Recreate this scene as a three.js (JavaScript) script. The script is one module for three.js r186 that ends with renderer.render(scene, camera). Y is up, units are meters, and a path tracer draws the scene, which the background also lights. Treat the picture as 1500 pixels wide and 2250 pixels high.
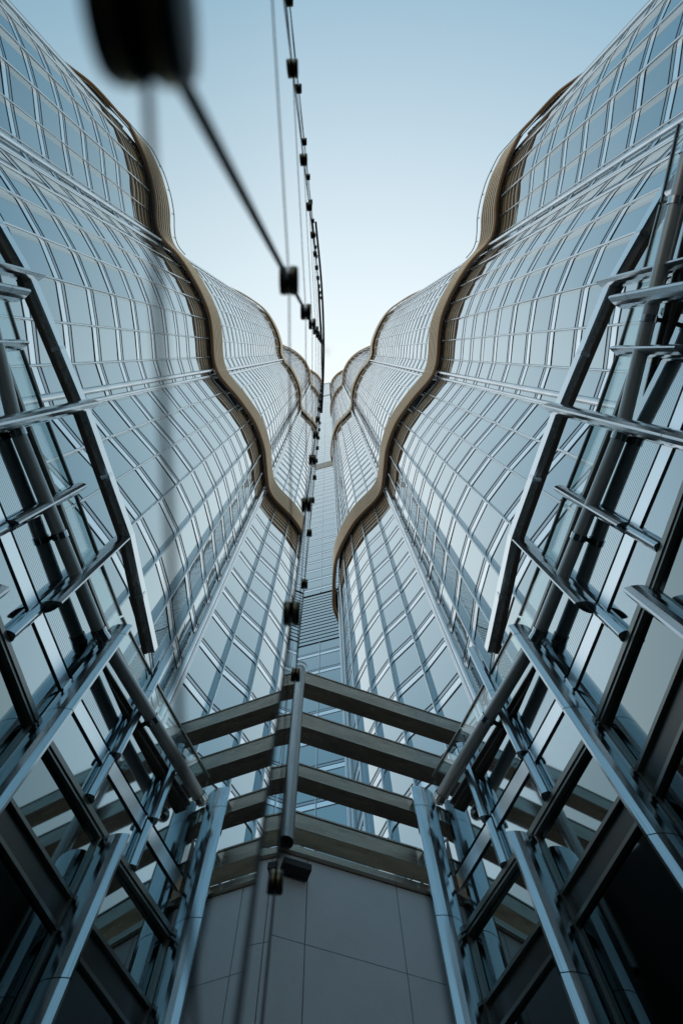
import * as THREE from 'three';
import { mergeGeometries } from 'three/addons/utils/BufferGeometryUtils.js';

// ------------------------------------------------------------------ camera, sky, sun, exposure
const scene = new THREE.Scene();
const camera = new THREE.PerspectiveCamera(73.74, 682 / 1024, 0.02, 3000);
camera.position.set(0, 0, 0);
camera.up.set(-0.00406, 0.22903, 0.97341);
camera.lookAt(0.02228, 0.9732, -0.22888);
camera.focus = 24;
camera.userData.fStop = 2.6;

const renderer = new THREE.WebGLRenderer({ antialias: true });
renderer.toneMapping = THREE.LinearToneMapping;
renderer.toneMappingExposure = 1.52;
renderer.shadowMap.enabled = true;

const sunDir = new THREE.Vector3(0.05, 0.88, -0.47).normalize();
{
  const W = 512, H = 256, data = new Float32Array(W * H * 4);
  const mix = (a, b, t) => a + (b - a) * t, sm = (a, b, x) => { const t = Math.min(1, Math.max(0, (x - a) / (b - a))); return t * t * (3 - 2 * t); };
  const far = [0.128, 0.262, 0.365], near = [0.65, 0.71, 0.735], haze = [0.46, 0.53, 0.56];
  for (let j = 0; j < H; j++) for (let i = 0; i < W; i++) {
    const el = ((j + 0.5) / H - 0.5) * Math.PI, az = ((i + 0.5) / W - 0.5) * 2 * Math.PI;
    const d = new THREE.Vector3(Math.cos(el) * Math.cos(az), Math.sin(el), Math.cos(el) * Math.sin(az));
    const a = Math.acos(Math.min(1, Math.max(-1, d.dot(sunDir)))) * 180 / Math.PI;
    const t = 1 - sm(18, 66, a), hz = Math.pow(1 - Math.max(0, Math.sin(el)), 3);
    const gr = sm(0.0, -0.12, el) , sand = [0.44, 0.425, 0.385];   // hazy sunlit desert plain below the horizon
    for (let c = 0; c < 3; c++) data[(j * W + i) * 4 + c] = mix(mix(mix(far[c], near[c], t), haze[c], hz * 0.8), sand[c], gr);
    data[(j * W + i) * 4 + 3] = 1;
  }
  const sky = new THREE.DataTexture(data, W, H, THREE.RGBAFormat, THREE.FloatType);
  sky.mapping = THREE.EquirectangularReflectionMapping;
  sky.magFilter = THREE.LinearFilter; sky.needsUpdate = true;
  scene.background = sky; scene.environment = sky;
}
const sun = new THREE.DirectionalLight(new THREE.Color(1, 0.94, 0.86), 2.2);
sun.position.copy(sunDir).multiplyScalar(600); sun.target.position.set(0, 0, 0);
sun.castShadow = true; sun.shadow.radius = 3;
Object.assign(sun.shadow.camera, { left: -80, right: 80, top: 80, bottom: -80, near: 1, far: 1200 });
sun.shadow.mapSize.set(2048, 2048);
scene.add(sun, sun.target);

// ------------------------------------------------------------------ helpers
let seed = 7;
const rnd = () => { seed = (seed * 1664525 + 1013904223) >>> 0; return seed / 4294967296; };
const names = {};
const numbered = (n) => { const k = (names[n] = (names[n] ?? -1) + 1); return k ? `${n}_${String(k).padStart(3, '0')}` : n; };
const V2 = (x, y) => new THREE.Vector2(x, y);
function thing(name, label, category, group) {
  const g = new THREE.Group(); g.name = numbered(name); g.userData = { label, category };
  if (group) g.userData.group = group;
  scene.add(g); return g;
}
function part(name, parent) { const g = new THREE.Group(); g.name = name; parent.add(g); return g; }
function mesh(name, geo, mat, parent) {
  const m = new THREE.Mesh(geo, mat); m.name = name; m.castShadow = m.receiveShadow = true; parent.add(m); return m;
}
const std = (r, g, b, rough, metal, extra = {}) => new THREE.MeshPhysicalMaterial({ color: new THREE.Color().setRGB(r, g, b), roughness: rough, metalness: metal, ...extra });

// value noise textures (grain and fine relief only)
function noiseTex(size, fn, srgb) {
  const d = new Uint8Array(size * size * 4);
  for (let y = 0; y < size; y++) for (let x = 0; x < size; x++) {
    const v = fn(x / size, y / size), k = (y * size + x) * 4;
    for (let c = 0; c < 3; c++) d[k + c] = Math.max(0, Math.min(255, (Array.isArray(v) ? v[c] : v) * 255));
    d[k + 3] = 255;
  }
  const t = new THREE.DataTexture(d, size, size); t.wrapS = t.wrapT = THREE.RepeatWrapping; t.magFilter = THREE.LinearFilter; t.minFilter = THREE.LinearMipmapLinearFilter; t.generateMipmaps = true;
  if (srgb) t.colorSpace = THREE.SRGBColorSpace; t.needsUpdate = true; return t;
}
const lattice = []; for (let i = 0; i < 4096; i++) lattice.push(rnd());
function vn(x, y, p) {
  const xi = Math.floor(x), yi = Math.floor(y), fx = x - xi, fy = y - yi, s = (t) => t * t * (3 - 2 * t);
  const g = (a, b) => lattice[((((a % p) + p) % p) + 61 * (((b % p) + p) % p)) % 4096];
  const a = g(xi, yi), b = g(xi + 1, yi), c = g(xi, yi + 1), d = g(xi + 1, yi + 1);
  return (a + (b - a) * s(fx)) * (1 - s(fy)) + (c + (d - c) * s(fx)) * s(fy);
}
const fbm = (u, v) => 0.5 * vn(u * 4, v * 4, 4) + 0.28 * vn(u * 11, v * 11, 11) + 0.15 * vn(u * 29, v * 29, 29) + 0.07 * vn(u * 61, v * 61, 61);
const stainTex = noiseTex(256, (u, v) => 0.74 + 0.26 * fbm(u, v), true);
const roughTex = noiseTex(256, (u, v) => [1, 0.55 + 0.45 * fbm(v, u), 1]);
const brushTex = noiseTex(256, (u, v) => 0.8 + 0.12 * vn(u * 60, v * 3, 60) + 0.08 * fbm(u, v), true);
const wavyTex = noiseTex(256, (u, v) => 0.6 * vn(u * 3, v * 3, 3) + 0.4 * vn(u * 7 + 3, v * 6, 7));
const paintTex = noiseTex(256, (u, v) => 0.93 + 0.05 * fbm(u, v) + 0.02 * vn(u * 90, v * 90, 90), true);
const fritTex = noiseTex(128, (u, v) => { const s = (v * 32) % 1; return s < 0.38 ? 0.80 : 1; }, true);

// ------------------------------------------------------------------ materials
const M = {
  glass: std(0.455, 0.53, 0.555, 0.03, 1, { bumpMap: wavyTex, bumpScale: 0.0008 }),
  glassB: std(0.42, 0.495, 0.52, 0.045, 1, { bumpMap: wavyTex, bumpScale: 0.001 }),
  glassC: std(0.49, 0.56, 0.58, 0.03, 1, { bumpMap: wavyTex, bumpScale: 0.0006 }),
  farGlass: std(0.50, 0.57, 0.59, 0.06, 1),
  coreGlass: std(0.45, 0.505, 0.515, 0.12, 1),
  fritGlass: std(0.58, 0.67, 0.70, 0.05, 1, { map: fritTex }),
  clearGlass: std(0.30, 0.345, 0.345, 0.03, 1),
  darkGlass: std(0.095, 0.115, 0.115, 0.04, 1),
  parapetGlass: std(0.86, 0.93, 0.93, 0.01, 0, { transmission: 1, thickness: 0, ior: 1.5 }),
  grey: std(0.40, 0.45, 0.475, 0.25, 1),
  white: std(0.92, 0.94, 0.95, 0.28, 1),
  steel: std(0.68, 0.72, 0.74, 0.24, 1, { map: brushTex, roughnessMap: roughTex }),
  brightSteel: std(0.78, 0.80, 0.82, 0.2, 1, { map: brushTex }),
  finSteel: std(0.62, 0.67, 0.70, 0.2, 1, { map: brushTex, roughnessMap: roughTex }),
  gold: std(0.92, 0.79, 0.60, 0.34, 0.3, { map: stainTex, roughnessMap: roughTex }),
  bronze: std(0.27, 0.165, 0.085, 0.42, 0.5, { map: stainTex }),
  slat: std(0.50, 0.385, 0.26, 0.42, 0.5, { map: stainTex }),
  plain: std(0.72, 0.75, 0.77, 0.22, 1),
  gasket: std(0.030, 0.022, 0.026, 0.55, 0),
  backing: std(0.11, 0.07, 0.04, 0.6, 0.2),
  joint: std(0.018, 0.017, 0.018, 0.7, 0),
  mass: std(0.030, 0.030, 0.032, 0.85, 0),
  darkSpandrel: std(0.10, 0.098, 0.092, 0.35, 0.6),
  frame: std(0.23, 0.24, 0.225, 0.35, 0.7),
  rail: std(0.56, 0.57, 0.56, 0.38, 0.4, { map: stainTex, roughnessMap: roughTex }),
  darkBar: std(0.15, 0.128, 0.112, 0.5, 0.3, { map: stainTex }),
  beam: std(0.52, 0.46, 0.38, 0.3, 0.85, { map: stainTex, roughnessMap: roughTex }),
  wall: std(0.69, 0.735, 0.765, 0.55, 0, { map: paintTex }),
  wallB: std(0.665, 0.71, 0.74, 0.55, 0, { map: paintTex }),
  floor: std(0.05, 0.05, 0.05, 0.8, 0, { map: stainTex }),
  mirror: std(0.80, 0.855, 0.865, 0.0, 1),
  black: std(0.012, 0.012, 0.012, 0.45, 0.2),
  brass: std(0.45, 0.33, 0.16, 0.3, 1),
};

// ------------------------------------------------------------------ plan geometry (x, z in metres)
const curveOf = (pts) => new THREE.CatmullRomCurve3(pts.map(([x, z]) => new THREE.Vector3(x, 0, z)), false, 'centripetal');
function dense(pts, n = 160) { return curveOf(pts).getSpacedPoints(n).map((p) => [p.x, p.z]); }
function normals(pts) {   // outward = to the right hand of the street side (towards the terrace)
  return pts.map((_, i) => {
    const a = pts[Math.max(0, i - 1)], b = pts[Math.min(pts.length - 1, i + 1)], dx = b[0] - a[0], dz = b[1] - a[1], l = Math.hypot(dx, dz);
    return [dz / l, -dx / l];
  });
}
function offset(pts, o) { const n = normals(pts); return pts.map((p, i) => [p[0] + n[i][0] * o, p[1] + n[i][1] * o]); }
function resample(pts, count) {
  const L = [0]; for (let i = 1; i < pts.length; i++) L.push(L[i - 1] + Math.hypot(pts[i][0] - pts[i - 1][0], pts[i][1] - pts[i - 1][1]));
  const out = []; let k = 0;
  for (let i = 0; i <= count; i++) {
    const s = L[L.length - 1] * i / count; while (k < L.length - 2 && L[k + 1] < s) k++;
    const t = (s - L[k]) / (L[k + 1] - L[k]); out.push([pts[k][0] + (pts[k + 1][0] - pts[k][0]) * t, pts[k][1] + (pts[k + 1][1] - pts[k][1]) * t]);
  }
  return out;
}
const length = (pts) => { let s = 0; for (let i = 1; i < pts.length; i++) s += Math.hypot(pts[i][0] - pts[i - 1][0], pts[i][1] - pts[i - 1][1]); return s; };
// a bar of rectangular section that follows a plan line
function sweep(pts, y0, y1, o0, o1) {
  const n = normals(pts), pos = [], uv = [], idx = []; let s = 0;
  const quad = (a, b, c, d) => { const k = pos.length / 3; for (const [p, u, v] of [a, b, c, d]) { pos.push(...p); uv.push(u, v); } idx.push(k, k + 1, k + 2, k, k + 2, k + 3); };
  const sec = (i) => { const p = pts[i], m = n[i]; return [[p[0] + m[0] * o1, y0, p[1] + m[1] * o1], [p[0] + m[0] * o1, y1, p[1] + m[1] * o1], [p[0] + m[0] * o0, y1, p[1] + m[1] * o0], [p[0] + m[0] * o0, y0, p[1] + m[1] * o0]]; };
  for (let i = 0; i < pts.length - 1; i++) {
    const A = sec(i), B = sec(i + 1), e = s + Math.hypot(pts[i + 1][0] - pts[i][0], pts[i + 1][1] - pts[i][1]);
    for (let f = 0; f < 4; f++) { const g = (f + 1) % 4; quad([A[f], s, f * 0.3], [A[g], s, f * 0.3 + 0.3], [B[g], e, f * 0.3 + 0.3], [B[f], e, f * 0.3]); }
    s = e;
  }
  for (const [i, flip] of [[0, 1], [pts.length - 1, 0]]) { const A = sec(i); const q = flip ? [A[3], A[2], A[1], A[0]] : A; quad([q[0], 0, 0], [q[1], 0, 0.3], [q[2], 0.3, 0.3], [q[3], 0.3, 0]); }
  const g = new THREE.BufferGeometry(); g.setAttribute('position', new THREE.Float32BufferAttribute(pos, 3)); g.setAttribute('uv', new THREE.Float32BufferAttribute(uv, 2)); g.setIndex(idx);
  const flat = g.toNonIndexed(); flat.computeVertexNormals(); return flat;
}
function tube(pts3, r, seg, rad = 8, smooth = true) {
  const v = pts3.map((p) => new THREE.Vector3(...p));
  let c; if (smooth) c = new THREE.CatmullRomCurve3(v, false, 'centripetal'); else { c = new THREE.CurvePath(); for (let i = 0; i < v.length - 1; i++) c.add(new THREE.LineCurve3(v[i], v[i + 1])); }
  return new THREE.TubeGeometry(c, seg, r, rad, false);
}
function prism(pts, y0, y1) {   // closed plan polygon raised from y0 to y1
  const s = new THREE.Shape(pts.map(([x, z]) => V2(x, -z)));
  const g = new THREE.ExtrudeGeometry(s, { depth: y1 - y0, bevelEnabled: false }); g.rotateX(-Math.PI / 2); g.translate(0, y0, 0); return g;
}
const unitBox = new THREE.BoxGeometry(1, 1, 1);
// panes: a slightly eased edge so that each catches the light
function easedBox() {
  const s = new THREE.Shape([V2(-0.5, -0.5), V2(0.5, -0.5), V2(0.5, 0.5), V2(-0.5, 0.5)]);
  const g = new THREE.ExtrudeGeometry(s, { depth: 1, bevelEnabled: false }); g.translate(0, 0, -0.5); return g;
}
const paneBox = easedBox();
// nose-rounded vertical fin: root at z=0, nose at z=1, width 1, height 1 from y=0
function finGeo() {
  const s = new THREE.Shape(); s.moveTo(-0.5, 0); s.lineTo(0.5, 0); s.lineTo(0.5, 0.55); s.bezierCurveTo(0.5, 0.85, 0.28, 1, 0, 1); s.bezierCurveTo(-0.28, 1, -0.5, 0.85, -0.5, 0.55); s.closePath();
  const g = new THREE.ExtrudeGeometry(s, { depth: 1, bevelEnabled: false, curveSegments: 4 }); g.rotateX(Math.PI / 2); g.translate(0, 1, 0); return g;   // shape y -> z, extrusion -> height
}
const fin = finGeo();
// lens-shaped blade: pointed nose at z=1, fullest in the middle
function bladeGeo() {
  const s = new THREE.Shape(); s.moveTo(-0.16, 0); s.lineTo(0.16, 0); s.bezierCurveTo(0.5, 0.2, 0.58, 0.62, 0.06, 1); s.lineTo(-0.06, 1); s.bezierCurveTo(-0.58, 0.62, -0.5, 0.2, -0.16, 0);
  const g = new THREE.ExtrudeGeometry(s, { depth: 1, bevelEnabled: false, curveSegments: 7 }); g.rotateX(Math.PI / 2); g.translate(0, 1, 0); return g;
}
const blade = bladeGeo();
const q0 = new THREE.Quaternion(), e0 = new THREE.Euler(), m0 = new THREE.Matrix4(), p0 = new THREE.Vector3(), s0 = new THREE.Vector3();
function xf(x, y, z, yaw, sx, sy, sz, tx = 0, ty = 0) { e0.set(tx, yaw + ty, 0, 'YXZ'); q0.setFromEuler(e0); return new THREE.Matrix4().compose(p0.set(x, y, z), q0, s0.set(sx, sy, sz)); }
function place(m, mat4) { mat4.decompose(m.position, m.quaternion, m.scale); return m; }
const yawOf = (n) => Math.atan2(n[0], n[1]);      // local +z turned to the outward normal

// one curtain wall over plan nodes: panes, two spandrel strips and fins for each bay
let paneLeft = 285, stripLeft = 290;
const FLOOR = 2.7;
function curtain(bay, nodes, y0, y1, { phase = 21.9, floor = FLOOR, single = -1, finW = 0.085, finD = 0.2, mats, finMat = M.steel, strips = true, barH = 0.05, barD = 0.03, finSkip = () => false, finTop = y1, finBase = y0 }) {
  const nb = nodes.length - 1, bulk = { glass: [], grey: [], white: [] };
  for (let i = 0; i < nb; i++) {
    const a = nodes[i], b = nodes[i + 1], L = Math.hypot(b[0] - a[0], b[1] - a[1]), n = [(b[1] - a[1]) / L, -(b[0] - a[0]) / L], yaw = yawOf(n), cx = (a[0] + b[0]) / 2, cz = (a[1] + b[1]) / 2;
    const put = (kind, name, lo, hi, out, mat, tilt) => {
      if (hi - lo < 0.08) return;
      const w = L - 0.05, tx = tilt ? (rnd() - 0.5) * 0.010 : 0, ty = tilt ? (rnd() - 0.5) * 0.012 : 0;
      const M4 = xf(cx + n[0] * out, (lo + hi) / 2, cz + n[1] * out, yaw, w, hi - lo, 0.03, tx, ty);
      const own = lo < single && (kind === 'glass' ? paneLeft-- > 0 : stripLeft-- > 0);
      if (own) place(mesh(name, paneBox, mat, bay), M4); else bulk[kind].push(paneBox.clone().applyMatrix4(M4));
    };
    const k0 = Math.floor((y0 - phase) / floor), k1 = Math.ceil((y1 - phase) / floor);
    for (let k = k0; k <= k1; k++) {
      const z = phase + k * floor, c = (v) => Math.min(y1, Math.max(y0, v));     // z: bottom of the spandrel of this floor
      if (strips) { put('white', 'spandrel_panel', c(z), c(z + 0.34), 0.01, M.white); put('grey', 'spandrel_strip', c(z + 0.42), c(z + 0.60), 0.005, M.grey); }
      put('glass', 'glass_pane', c(z + 0.68), c(z + floor - 0.075), 0, mats[Math.floor(rnd() * mats.length)], true);
    }
  }
  for (const [k, name, mat] of [['glass', 'glass_pane', mats[0]], ['grey', 'spandrel_strip', M.grey], ['white', 'spandrel_panel', M.white]])
    if (bulk[k].length) mesh(name, mergeGeometries(bulk[k]), mat, bay).userData.kind = 'stuff';
  const bars = [];
  for (let k = Math.floor((y0 - phase) / floor); k <= Math.ceil((y1 - phase) / floor); k++) for (const o of strips === 2 ? [0.34, floor - 0.07] : [0.345, 0.605, floor - 0.07]) {
    const y = phase + k * floor + o; if (y < y0 || y > y1 - 0.1) continue;
    const g = sweep(nodes, y, y + barH, -0.03, barD);
    if (y < single) mesh('transom', g, M.gasket, bay); else bars.push(g);
  }
  if (bars.length) mesh('transom', mergeGeometries(bars), M.gasket, bay).userData.kind = 'stuff';
  const nn = normals(nodes);
  nodes.forEach((p, i) => { if (!finSkip(i)) place(mesh('mullion_fin', fin, finMat, bay), xf(p[0], finBase, p[1], yawOf(nn[i]), finW, finTop - finBase, finD)); });
}

// ------------------------------------------------------------------ the tower
const tower = thing('skyscraper', 'towering glass skyscraper of rounded bays tied by wavy golden pipe bands', 'skyscraper');
const TIERS = [
  { H: 47, base: -3, inset: 0.52, tubes: 8, gap: 0.6, r: 0.045, single: 47, mats: [M.glass, M.glassB, M.glassC], lobes: [
    [[17.48, 17.99], [16.28, 17.22], [15.30, 16.53], [14.49, 15.96], [13.96, 15.49], [13.27, 14.76], [12.64, 14.06], [12.10, 13.45], [11.77, 12.82], [11.34, 11.87], [11.10, 11.07], [10.92, 10.26], [10.81, 9.26], [10.83, 8.36], [10.76, 7.67], [10.55, 7.12], [10.11, 6.58]],
    [[10.11, 6.58], [9.63, 6.10], [9.07, 5.36], [8.46, 4.33], [7.96, 3.32], [7.59, 2.25], [7.45, 1.07], [7.43, 0.13], [7.37, -0.71], [7.13, -1.50]],
    [[7.13, -1.50], [6.66, -2.17], [5.97, -2.97], [5.43, -3.71], [4.83, -4.64], [4.39, -5.71], [4.13, -6.73], [4.03, -7.88], [3.96, -8.75], [3.82, -9.53]],
    [[3.82, -9.53], [3.41, -10.22], [2.81, -10.85], [2.05, -11.71], [1.45, -12.72], [1.03, -13.60], [0.68, -14.69], [0.56, -15.79], [0.53, -17.01], [0.57, -18.20], [1.02, -19.52]]] },
  { H: 120, base: 46, inset: 0.42, tubes: 7, gap: 0.65, r: 0.06, single: 62, mats: [M.farGlass], lobes: [
    [[19.56, 12.06], [17.76, 11.02], [15.95, 10.20], [13.91, 9.23], [11.87, 7.96], [10.66, 7.06], [9.69, 5.87], [8.72, 4.22], [8.06, 2.57], [7.70, 1.13], [7.65, -0.39], [7.12, -1.61]],
    [[7.12, -1.61], [5.89, -3.08], [5.05, -4.62], [4.52, -6.10], [4.30, -7.50], [4.32, -9.23], [4.01, -10.10]],
    [[4.01, -10.10], [3.07, -11.13], [1.89, -12.41], [1.26, -13.93], [0.87, -15.86], [0.80, -18.29], [1.22, -20.00]]] },
  { H: 200, base: 119, inset: 0.42, tubes: 6, gap: 0.7, r: 0.12, single: -1, mats: [M.farGlass], lobes: [
    [[15.14, 2.79], [12.44, 1.63], [8.83, -0.17], [6.52, -2.22], [5.24, -4.27], [4.60, -6.07], [4.49, -8.38], [4.24, -9.42]],
    [[4.24, -9.42], [3.20, -10.46], [1.90, -12.55], [1.25, -14.64], [1.13, -17.00], [1.40, -18.58]]] },
  { H: 300, base: 199, inset: 0.42, tubes: 5, gap: 0.8, r: 0.15, single: -1, mats: [M.farGlass], lobes: [
    [[9.23, -6.78], [6.69, -7.95], [4.35, -9.51], [2.41, -11.84], [1.64, -14.55], [2.04, -16.88], [2.6, -19.0]]] },
];
const MODULE = 1.28;
TIERS.forEach((T, ti) => {
  const whole = T.lobes.flatMap((l, i) => (i ? l.slice(1) : l));
  const line = dense(whole, 260);
  const wallLine = offset(line, -T.inset);
  const glassTop = T.H - 3.4 - ti * 0.6, top = T.H + T.tubes * T.gap + 0.2;
  // solid body behind the curtain wall
  const body = offset(wallLine, -0.10), first = body[0], last = body[body.length - 1];
  mesh('tower_body', prism([...body, [last[0] + 2, last[1] - 6], [30, -26], [34, first[1] + 2]], T.base, top), M.mass, tower);
  // bays
  T.lobes.forEach((l, li) => {
    const bay = part('rounded_bay', tower);
    const wl = offset(dense(l, 80), -T.inset), nodes = resample(wl, Math.round(length(wl) / MODULE));
    curtain(bay, nodes, T.base + 0.01, glassTop, { single: T.single, mats: T.mats, finTop: T.H + 0.4, finD: ti ? 0.16 : 0.2, finW: ti ? 0.1 : 0.085, strips: ti ? 2 : true, barH: ti ? 0.09 : 0.05, barD: ti ? 0.035 : 0.03, phase: ti ? 21.9 : 21.9 });
    if (li) {   // bright drain pipes standing in the crease between two bays
      const c = l[0], n = normals(whole)[whole.indexOf(c)] ?? [-1, 0];
      for (const k of [-0.2, 0.14]) { const p = [c[0] - n[0] * (T.inset - 0.16) - n[1] * k, c[1] - n[1] * (T.inset - 0.16) + n[0] * k]; mesh('crease_pipe', tube([[p[0], T.base + 0.1, p[1]], [p[0], T.H, p[1]]], k < 0 ? 0.11 : 0.07, 1, 10), M.brightSteel, bay); }
    }
  });
  // louvre slats of the plant floor under the band
  const louvre = part('louver_screen', tower), sl = ti ? 0.9 : 0.8;
  for (let y = glassTop + 0.3; y < top - 0.3; y += sl) mesh('louver_slat', sweep(wallLine.filter((_, i) => i % 2 === 0), y, y + sl * 0.3, -0.08, 0.06), M.slat, louvre);
  mesh('louver_sill', sweep(wallLine, glassTop + 0.02, glassTop + 0.2, -0.09, 0.07), M.bronze, louvre);
  // golden pipe band
  const band = part('pipe_band', tower), bl = resample(line, 130);
  for (let k = 0; k < T.tubes; k++) mesh('band_pipe', tube(bl.map((p) => [p[0], T.H + k * T.gap, p[1]]), k ? T.r : T.r * 2.1, ti ? 150 : 260, ti ? 6 : 10), k ? M.gold : (ti ? M.gold : M.bronze), band);
  mesh('band_backing', sweep(resample(offset(line, -0.16), 130), T.H + 0.1, top - 0.3, -0.03, 0.03), M.backing, band);
  // light guard rail above the band
  if (ti === 0) {
    const gl = resample(offset(dense(T.lobes[0], 120), 0.12), 46), gy = T.H + T.tubes * T.gap + 0.3;
    mesh('guard_rail', tube(gl.map((p) => [p[0], gy, p[1]]), 0.035, 120, 6), M.frame, band);
    gl.forEach((p, i) => { if (i % 5 === 2) place(mesh('guard_post', unitBox, M.frame, band), xf(p[0], gy - 0.35, p[1], 0, 0.04, 0.7, 0.04)); });
  }
});

// flat core wall at the end of the bays
{
  const slope = 0.27, zAt = (x) => -20.25 + slope * x, bay = part('core_wall', tower);
  mesh('tower_body', prism([[1.9, zAt(1.9) - 0.12], [-9, zAt(-9) - 0.12], [-9, -40], [20, -40], [20, -24]], -3, 452), M.mass, tower);
  const nodes = [[1.55, zAt(1.55)], [-0.42, zAt(-0.42)], [-2.35, zAt(-2.35)], [-4.3, zAt(-4.3)], [-6.25, zAt(-6.25)], [-8.2, zAt(-8.2)]].reverse();
  const n = [[...nodes].reverse()][0];
  const zones = [[-2, 45.5], [56, 121], [127, 322], [330, 450]];
  zones.forEach(([a, b], i) => curtain(bay, n, a, b, { single: i < 2 ? 90 : -1, mats: [M.coreGlass], finW: 0.07, finD: 0.08, phase: 21.9, barD: 0.02 }));
  for (let y = 45.7; y < 55.6; y += 0.62) mesh('louver_slat', sweep(n, y, y + 0.44, -0.05, 0.05), M.coreGlass, bay);
  for (const [a, b] of [[121.2, 126.8], [322.2, 329.8]]) mesh('plant_floor_panel', sweep(n, a, b, -0.05, 0.08), M.slat, bay);
  mesh('parapet', sweep(n, 450.1, 453, -0.3, 0.2), M.frame, bay);
}

// lower rounded bay nearest the terrace
const W0 = [[5.6, 3.6], [5.45, 2.4], [5.25, 1.2], [4.98, 0], [4.66, -1.2], [4.3, -2.4], [3.97, -3.6], [3.62, -4.8], [3.13, -5.98], [2.63, -7.1], [2.12, -8.2]];
{
  const bay = part('lower_bay', tower);
  mesh('tower_body', prism([...offset(W0, -0.14), [2.3, -9.6], [9, -9], [12, 5]], -3, 11.0), M.mass, tower);
  const nb = W0.length - 1;
  for (let i = 0; i < nb; i++) {
    const a = W0[i], b = W0[i + 1], L = Math.hypot(b[0] - a[0], b[1] - a[1]), n = [(b[1] - a[1]) / L, -(b[0] - a[0]) / L], yaw = yawOf(n), cx = (a[0] + b[0]) / 2, cz = (a[1] + b[1]) / 2;
    const put = (name, lo, hi, mat, out = 0, th = 0.03, tilt = 0) => place(mesh(name, paneBox, mat, bay), xf(cx + n[0] * out, (lo + hi) / 2, cz + n[1] * out, yaw, L - 0.05, hi - lo, th, tilt * (rnd() - 0.5), tilt * (rnd() - 0.5)));
    put('glass_pane', 8.22, 8.92, M.fritGlass, 0, 0.03, 0.01);
    put('spandrel_panel', 9.0, 9.3, M.white, 0.012);
    put('glass_pane', 9.38, 11.02, M.fritGlass, 0, 0.03, 0.01);
    put('transom', 11.04, 11.12, M.frame, 0.02, 0.09);
    put('parapet_pane', 11.14, 11.88, M.parapetGlass, 0, 0.02);
    put('parapet_cap', 11.885, 11.93, M.frame, 0, 0.06);
  }
  const nn = normals(W0);
  const tops = { 0: 12.9, 2: 12.9, 3: 11.3, 4: 12.9, 5: 11.9, 6: 12.95, 7: 11.15, 8: 12.9, 9: 11.2, 10: 11.25, 1: 11.3 };
  W0.forEach((p, i) => {
    const deep = [2, 3, 4, 6, 7, 10].includes(i) ? 0.42 : 0.26;
    if ([0, 4, 7, 10].includes(i)) return;     // these stand on the blades of the storey below
    // each blade: a stack of segments with an open joint and a slanted top
    let y = 8.21; const t = tops[i];
    while (y < t - 0.05) { const h = Math.min(y < 9 ? 0.95 : 1.9, t - y); place(mesh('fin_segment', blade, M.finSteel, bay), xf(p[0], y, p[1], yawOf(nn[i]), 0.2, h - 0.012, y < 9 ? Math.min(deep, 0.17) : deep)); y += h; }
  });
}
// forward lower storeys with clear glass
{
  const bay = part('lower_storey', tower);
  const L0 = [[5.5, 2.6], [5.02, 0.75], [4.60, -1.08], [4.17, -2.93], [3.69, -4.80], [2.94, -6.50], [2.09, -8.15]];
  mesh('tower_body', prism([...offset(L0, -0.15), [2.25, -9.4], [8, -9], [10, 4]], -3, 8.0), M.mass, tower);
  for (let i = 0; i < L0.length - 1; i++) {
    const a = L0[i], b = L0[i + 1], L = Math.hypot(b[0] - a[0], b[1] - a[1]), n = [(b[1] - a[1]) / L, -(b[0] - a[0]) / L], yaw = yawOf(n), cx = (a[0] + b[0]) / 2, cz = (a[1] + b[1]) / 2;
    const put = (name, lo, hi, mat, out = 0, th = 0.03, tilt = 0, w = 0.06) => place(mesh(name, paneBox, mat, bay), xf(cx + n[0] * out, (lo + hi) / 2, cz + n[1] * out, yaw, L - w, hi - lo, th, tilt * (rnd() - 0.5), tilt * (rnd() - 0.5)));
    put('ledge', 8.1, 8.2, M.frame, 0.04, 0.14, 0, 0.0); put('transom', 8.04, 8.09, M.frame, 0.03, 0.12);
    put('glass_pane', 7.08, 8.02, M.clearGlass, 0, 0.03, 0.012);
    put('transom', 7.0, 7.06, M.frame, 0.02, 0.1);
    put('spandrel_panel', 6.62, 6.98, M.darkSpandrel, 0.0);
    put('transom', 6.54, 6.6, M.frame, 0.02, 0.1);
    put('glass_pane', 4.42, 6.52, M.darkGlass, 0, 0.03, 0.01);
    put('transom', 4.34, 4.4, M.frame, 0.02, 0.1);
    put('spandrel_panel', 3.9, 4.32, M.darkSpandrel, 0.0);
    put('transom', 3.82, 3.88, M.frame, 0.02, 0.1);
    put('glass_pane', -1.6, 3.8, M.darkGlass, 0, 0.03, 0.01);
  }
  const nn = normals(L0), tops = [7.9, 11.3, 12.9, 7.85, 11.05, 7.9, 11.2];
  L0.forEach((p, i) => {
    place(mesh('mullion', unitBox, M.frame, bay), xf(p[0] + nn[i][0] * 0.02, 3.25, p[1] + nn[i][1] * 0.02, yawOf(nn[i]), 0.07, 9.8, 0.12));
    let y = -1.6; const t = tops[i];
    while (y < t - 0.05) { const h = Math.min(2.45, t - y); place(mesh('fin_segment', blade, M.finSteel, bay), xf(p[0] + nn[i][0] * 0.1, y, p[1] + nn[i][1] * 0.1, yawOf(nn[i]), 0.26, h - 0.014, 0.46)); y += h; }
  });
}

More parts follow.
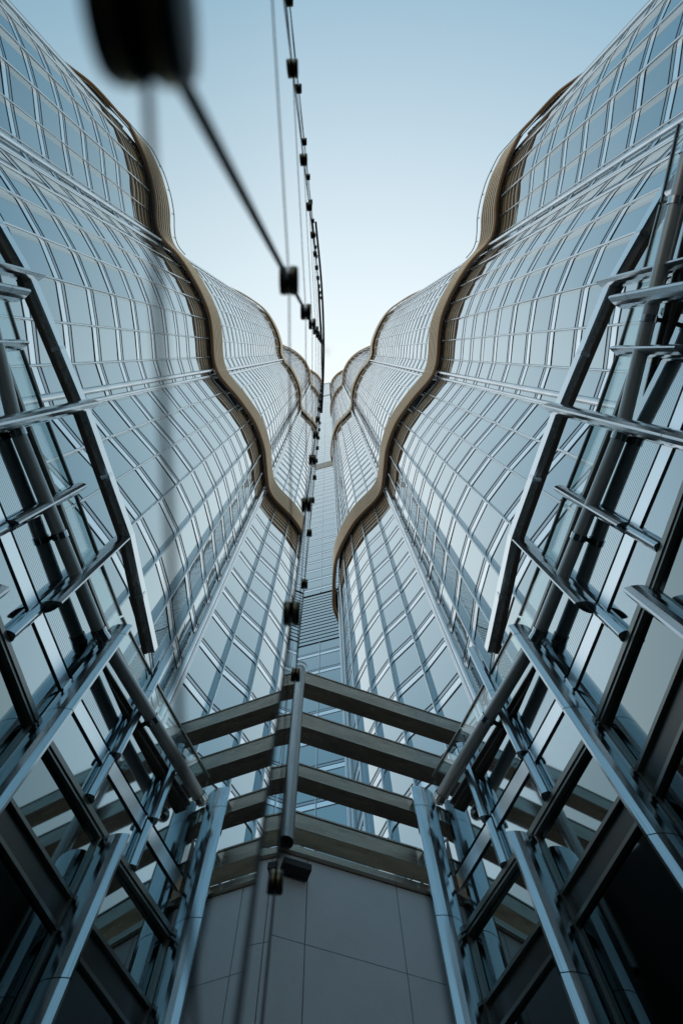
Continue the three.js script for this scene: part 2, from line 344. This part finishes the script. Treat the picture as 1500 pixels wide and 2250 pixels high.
// ------------------------------------------------------------------ maintenance rails on the fins
{
  const A = [[5.16, 3.4], [4.99, 2.2], [4.52, -1.17], [3.50, -4.5], [1.99, -7.57]], h = 10.4;
  const r = thing('maintenance_rail', 'thick round steel rail with dark guide bar crossing in front of lower windows', 'rail');
  mesh('rail_tube', tube(A.map((p) => [p[0], h, p[1]]), 0.112, 60, 14, false), M.rail, r);
  mesh('guide_bar', sweep(A, h - 0.1, h + 0.04, -0.44, -0.26), M.darkBar, r);
  mesh('web_plate', sweep(A, h + 0.0, h + 0.03, -0.26, -0.2), M.frame, r);
  for (let i = 1; i < A.length; i++) for (const t of i === 1 ? [0.5] : [0.02, 0.5, 0.985]) {
    const a = A[i - 1], b = A[i], p = [a[0] + (b[0] - a[0]) * t, a[1] + (b[1] - a[1]) * t], L = Math.hypot(b[0] - a[0], b[1] - a[1]), dx = (b[0] - a[0]) / L, dz = (b[1] - a[1]) / L;
    mesh('clamp', tube([[p[0] - dx * 0.05, h, p[1] - dz * 0.05], [p[0] + dx * 0.05, h, p[1] + dz * 0.05]], 0.128, 1, 14), M.steel, r);
    if (t === 0.5) place(mesh('clamp_arm', unitBox, M.joint, r), xf(p[0] - dz * 0.18 * -1 * -1, h - 0.03, p[1] + dx * 0.18 * -1 * -1, Math.atan2(-dx, -dz), 0.2, 0.06, 0.06));
  }
  const e = A[A.length - 1]; const cap = mesh('end_cap', new THREE.SphereGeometry(0.112, 14, 10), M.rail, r); cap.position.set(e[0], h, e[1]);
}
{
  const B = [[5.98, 2.98], [5.05, 1.13], [4.28, -1.14], [3.63, -3.47], [3.3, -5.85]], h = 12.6;
  const r = thing('maintenance_rail', 'slim square steel rail with dark flange running above the thick rail', 'rail');
  mesh('rail_channel', sweep(B, h, h + 0.27, 0.03, 0.07), M.plain, r);
  mesh('channel_web', sweep(B, h + 0.02, h + 0.06, -0.08, 0.03), M.rail, r);
  mesh('dark_flange', sweep(B, h - 0.02, h + 0.08, -0.17, -0.08), M.darkBar, r);
  for (let i = 1; i < B.length; i++) { const a = B[i - 1], b = B[i], t = 0.5, p = [a[0] + (b[0] - a[0]) * t, a[1] + (b[1] - a[1]) * t], yaw = Math.atan2(b[0] - a[0], b[1] - a[1]); place(mesh('clamp', unitBox, M.brightSteel, r), xf(p[0], h + 0.07, p[1], yaw, 0.17, 0.2, 0.07)); }
}

// ------------------------------------------------------------------ grey end wall, beams and post
const wz = (x) => -7.62 - 0.36 * x, wyaw = Math.atan(0.36), wn = [Math.sin(wyaw), Math.cos(wyaw)];
{
  const w = thing('terrace_wall', 'plain grey panelled wall closing the far end of the terrace', 'wall');
  const c = Math.cos(wyaw), at = (u) => [-3.2 + u * c, wz(-3.2 + u * c)];      // u: metres along the wall
  const u0 = [0, 1.16, 2.58, 3.12, 4.55, 5.98], yy = [-1.7, 0.3, 2.1, 3.9, 5.6, 7.35, 8.86];
  for (let i = 0; i < u0.length - 1; i++) for (let j = 0; j < yy.length - 1; j++) {
    const p = at((u0[i] + u0[i + 1]) / 2);
    place(mesh('wall_panel', paneBox, (i * 3 + j * 5) % 4 ? M.wall : M.wallB, w), xf(p[0], (yy[j] + yy[j + 1]) / 2, p[1], wyaw, u0[i + 1] - u0[i] - 0.012, yy[j + 1] - yy[j] - 0.012, 0.06));
  }
  const m = at(2.99); place(mesh('wall_core', unitBox, M.mass, w), xf(m[0] - wn[0] * 0.2, 3.5, m[1] - wn[1] * 0.2, wyaw, 5.96, 10.6, 0.32));
  place(mesh('coping', unitBox, M.beam, w), xf(m[0] - wn[0] * 0.12, 8.93, m[1] - wn[1] * 0.12, wyaw, 6.0, 0.13, 0.46));
}
[[14.09, 4.1, 'uppermost long bronze beam spanning from the post to the glass tower'], [12.26, 3.55, 'second bronze beam below the uppermost beam beside the post'], [10.62, 2.25, 'third bronze beam counted from the top beside the post'], [9.3, 2.2, 'lowest bronze beam just above the grey wall coping']].forEach(([h, x1, label]) => {
  const b = thing('bronze_beam', label, 'beam', 'stacked beams above the grey wall');
  const x0 = -4.2, c = Math.cos(wyaw), L = (x1 - x0) / c, cx = (x0 + x1) / 2, dp = h > 12 ? 0.36 : 0.3, out = 0.18 - dp / 2, hh = h > 12 ? 0.5 : 0.34;
  const seg = L / 4;
  for (let k = 0; k < 4; k++) {
    const x = x0 + (k + 0.5) * seg * c;
    place(mesh('beam_casing', paneBox, M.beam, b), xf(x + wn[0] * out, h + hh / 2, wz(x) + wn[1] * out, wyaw, seg - 0.003, hh, dp));
  }
  place(mesh('beam_cap', unitBox, M.beam, b), xf(cx + wn[0] * out, h + hh + 0.02, wz(cx) + wn[1] * out, wyaw, L, 0.035, dp + 0.03));
});
{
  const p = thing('steel_post', 'round grey steel post standing before the stacked bronze beams', 'post');
  mesh('shaft', tube([[-0.585, 8.7, -7.06], [-0.585, 14.32, -7.06]], 0.125, 1, 20), M.rail, p);
  mesh('head_plate', tube([[-0.585, 14.33, -7.06], [-0.585, 14.42, -7.06]], 0.17, 1, 20), M.frame, p);
  place(mesh('foot_bracket', unitBox, M.joint, p), xf(-0.42, 8.45, -7.30, wyaw, 0.42, 0.12, 0.2));
}

// ------------------------------------------------------------------ mirror glass screen beside the camera
{
  const D = 0.075, C = [[-3.6, 30], [-2.4, 21], [-1.55, 12], [-1, 1.8], [-1, -7.5], [-1.6, -16.8]].map(([x, z]) => [x * D, z * D]);
  const s = thing('glass_screen', 'tall frameless mirror glass screen with black bolted clips reflecting the tower', 'glass screen');
  const ys = [-1.7]; for (let k = 0; k < 12; k++) ys.push((4.25 + 14.6 * k) * D);
  const joint = [], clipBody = new THREE.LatheGeometry([V2(0, 0.0), V2(0.026, 0.0), V2(0.0275, 0.003), V2(0.0275, 0.012), V2(0.025, 0.016), V2(0.0, 0.017)], 24), ring = new THREE.TorusGeometry(0.0262, 0.0024, 8, 24);
  clipBody.rotateZ(-Math.PI / 2); ring.rotateY(Math.PI / 2);
  for (let i = 0; i < C.length - 1; i++) {
    const a = C[i], b = C[i + 1], L = Math.hypot(b[0] - a[0], b[1] - a[1]), n = [-(b[1] - a[1]) / L, (b[0] - a[0]) / L], yaw = yawOf(n), cx = (a[0] + b[0]) / 2, cz = (a[1] + b[1]) / 2;
    for (let j = 0; j < ys.length - 1; j++) {
      place(mesh('glass_pane', unitBox, M.mirror, s), xf(cx - n[0] * 0.006, (ys[j] + ys[j + 1]) / 2, cz - n[1] * 0.006, yaw, L - 0.006, ys[j + 1] - ys[j] - 0.006, 0.012));
      if (j) place(mesh('horizontal_joint', unitBox, M.joint, s), xf(cx - n[0] * 0.004, ys[j], cz - n[1] * 0.004, yaw, L, 0.0075, 0.0105));
    }
  }
  C.forEach((p, i) => {
    if (i === 0) return;
    place(mesh('vertical_joint', unitBox, M.joint, s), xf(p[0] - 0.003, (ys[0] + ys[ys.length - 1]) / 2, p[1], 0, 0.011, ys[ys.length - 1] - ys[0], 0.009));
    for (let j = 1; j < ys.length; j++) {
      const k = mesh('clip', clipBody, M.black, s); k.position.set(p[0] + 0.002, ys[j], p[1]);
      const r = mesh('clip_ring', ring, M.brass, k); r.position.set(0.006, 0, 0);
    }
  });
  mesh('top_rail', tube([[-0.215, 13.4, 2.31], [-0.106, 13.4, 1.22], [-0.062, 13.4, 0.22], [-0.072, 13.4, -0.6], [-0.10, 13.4, -1.17]], 0.02, 60, 10), M.black, s);
}

// ------------------------------------------------------------------ terrace floor
{
  const f = new THREE.Mesh(new THREE.BoxGeometry(46, 0.3, 60), M.floor); f.name = 'terrace_floor'; f.position.set(0, -1.9, 0); f.userData.kind = 'structure'; f.receiveShadow = f.castShadow = true; scene.add(f);
}
{   // unseen block for the indoor deck behind the glass, added to shade the terrace
  const o = new THREE.Mesh(prism([[-0.3, 2.4], [-0.3, -0.9], [-1.1, -7.2], [-12, -7.2], [-12, 2.4]], -1.74, 11.0), M.darkSpandrel); o.name = 'deck_shade_block'; o.userData.kind = 'structure'; o.castShadow = o.receiveShadow = true; scene.add(o);
}
for (const o of scene.children) if (o.userData.category) o.userData.kind = 'thing';
renderer.render(scene, camera);
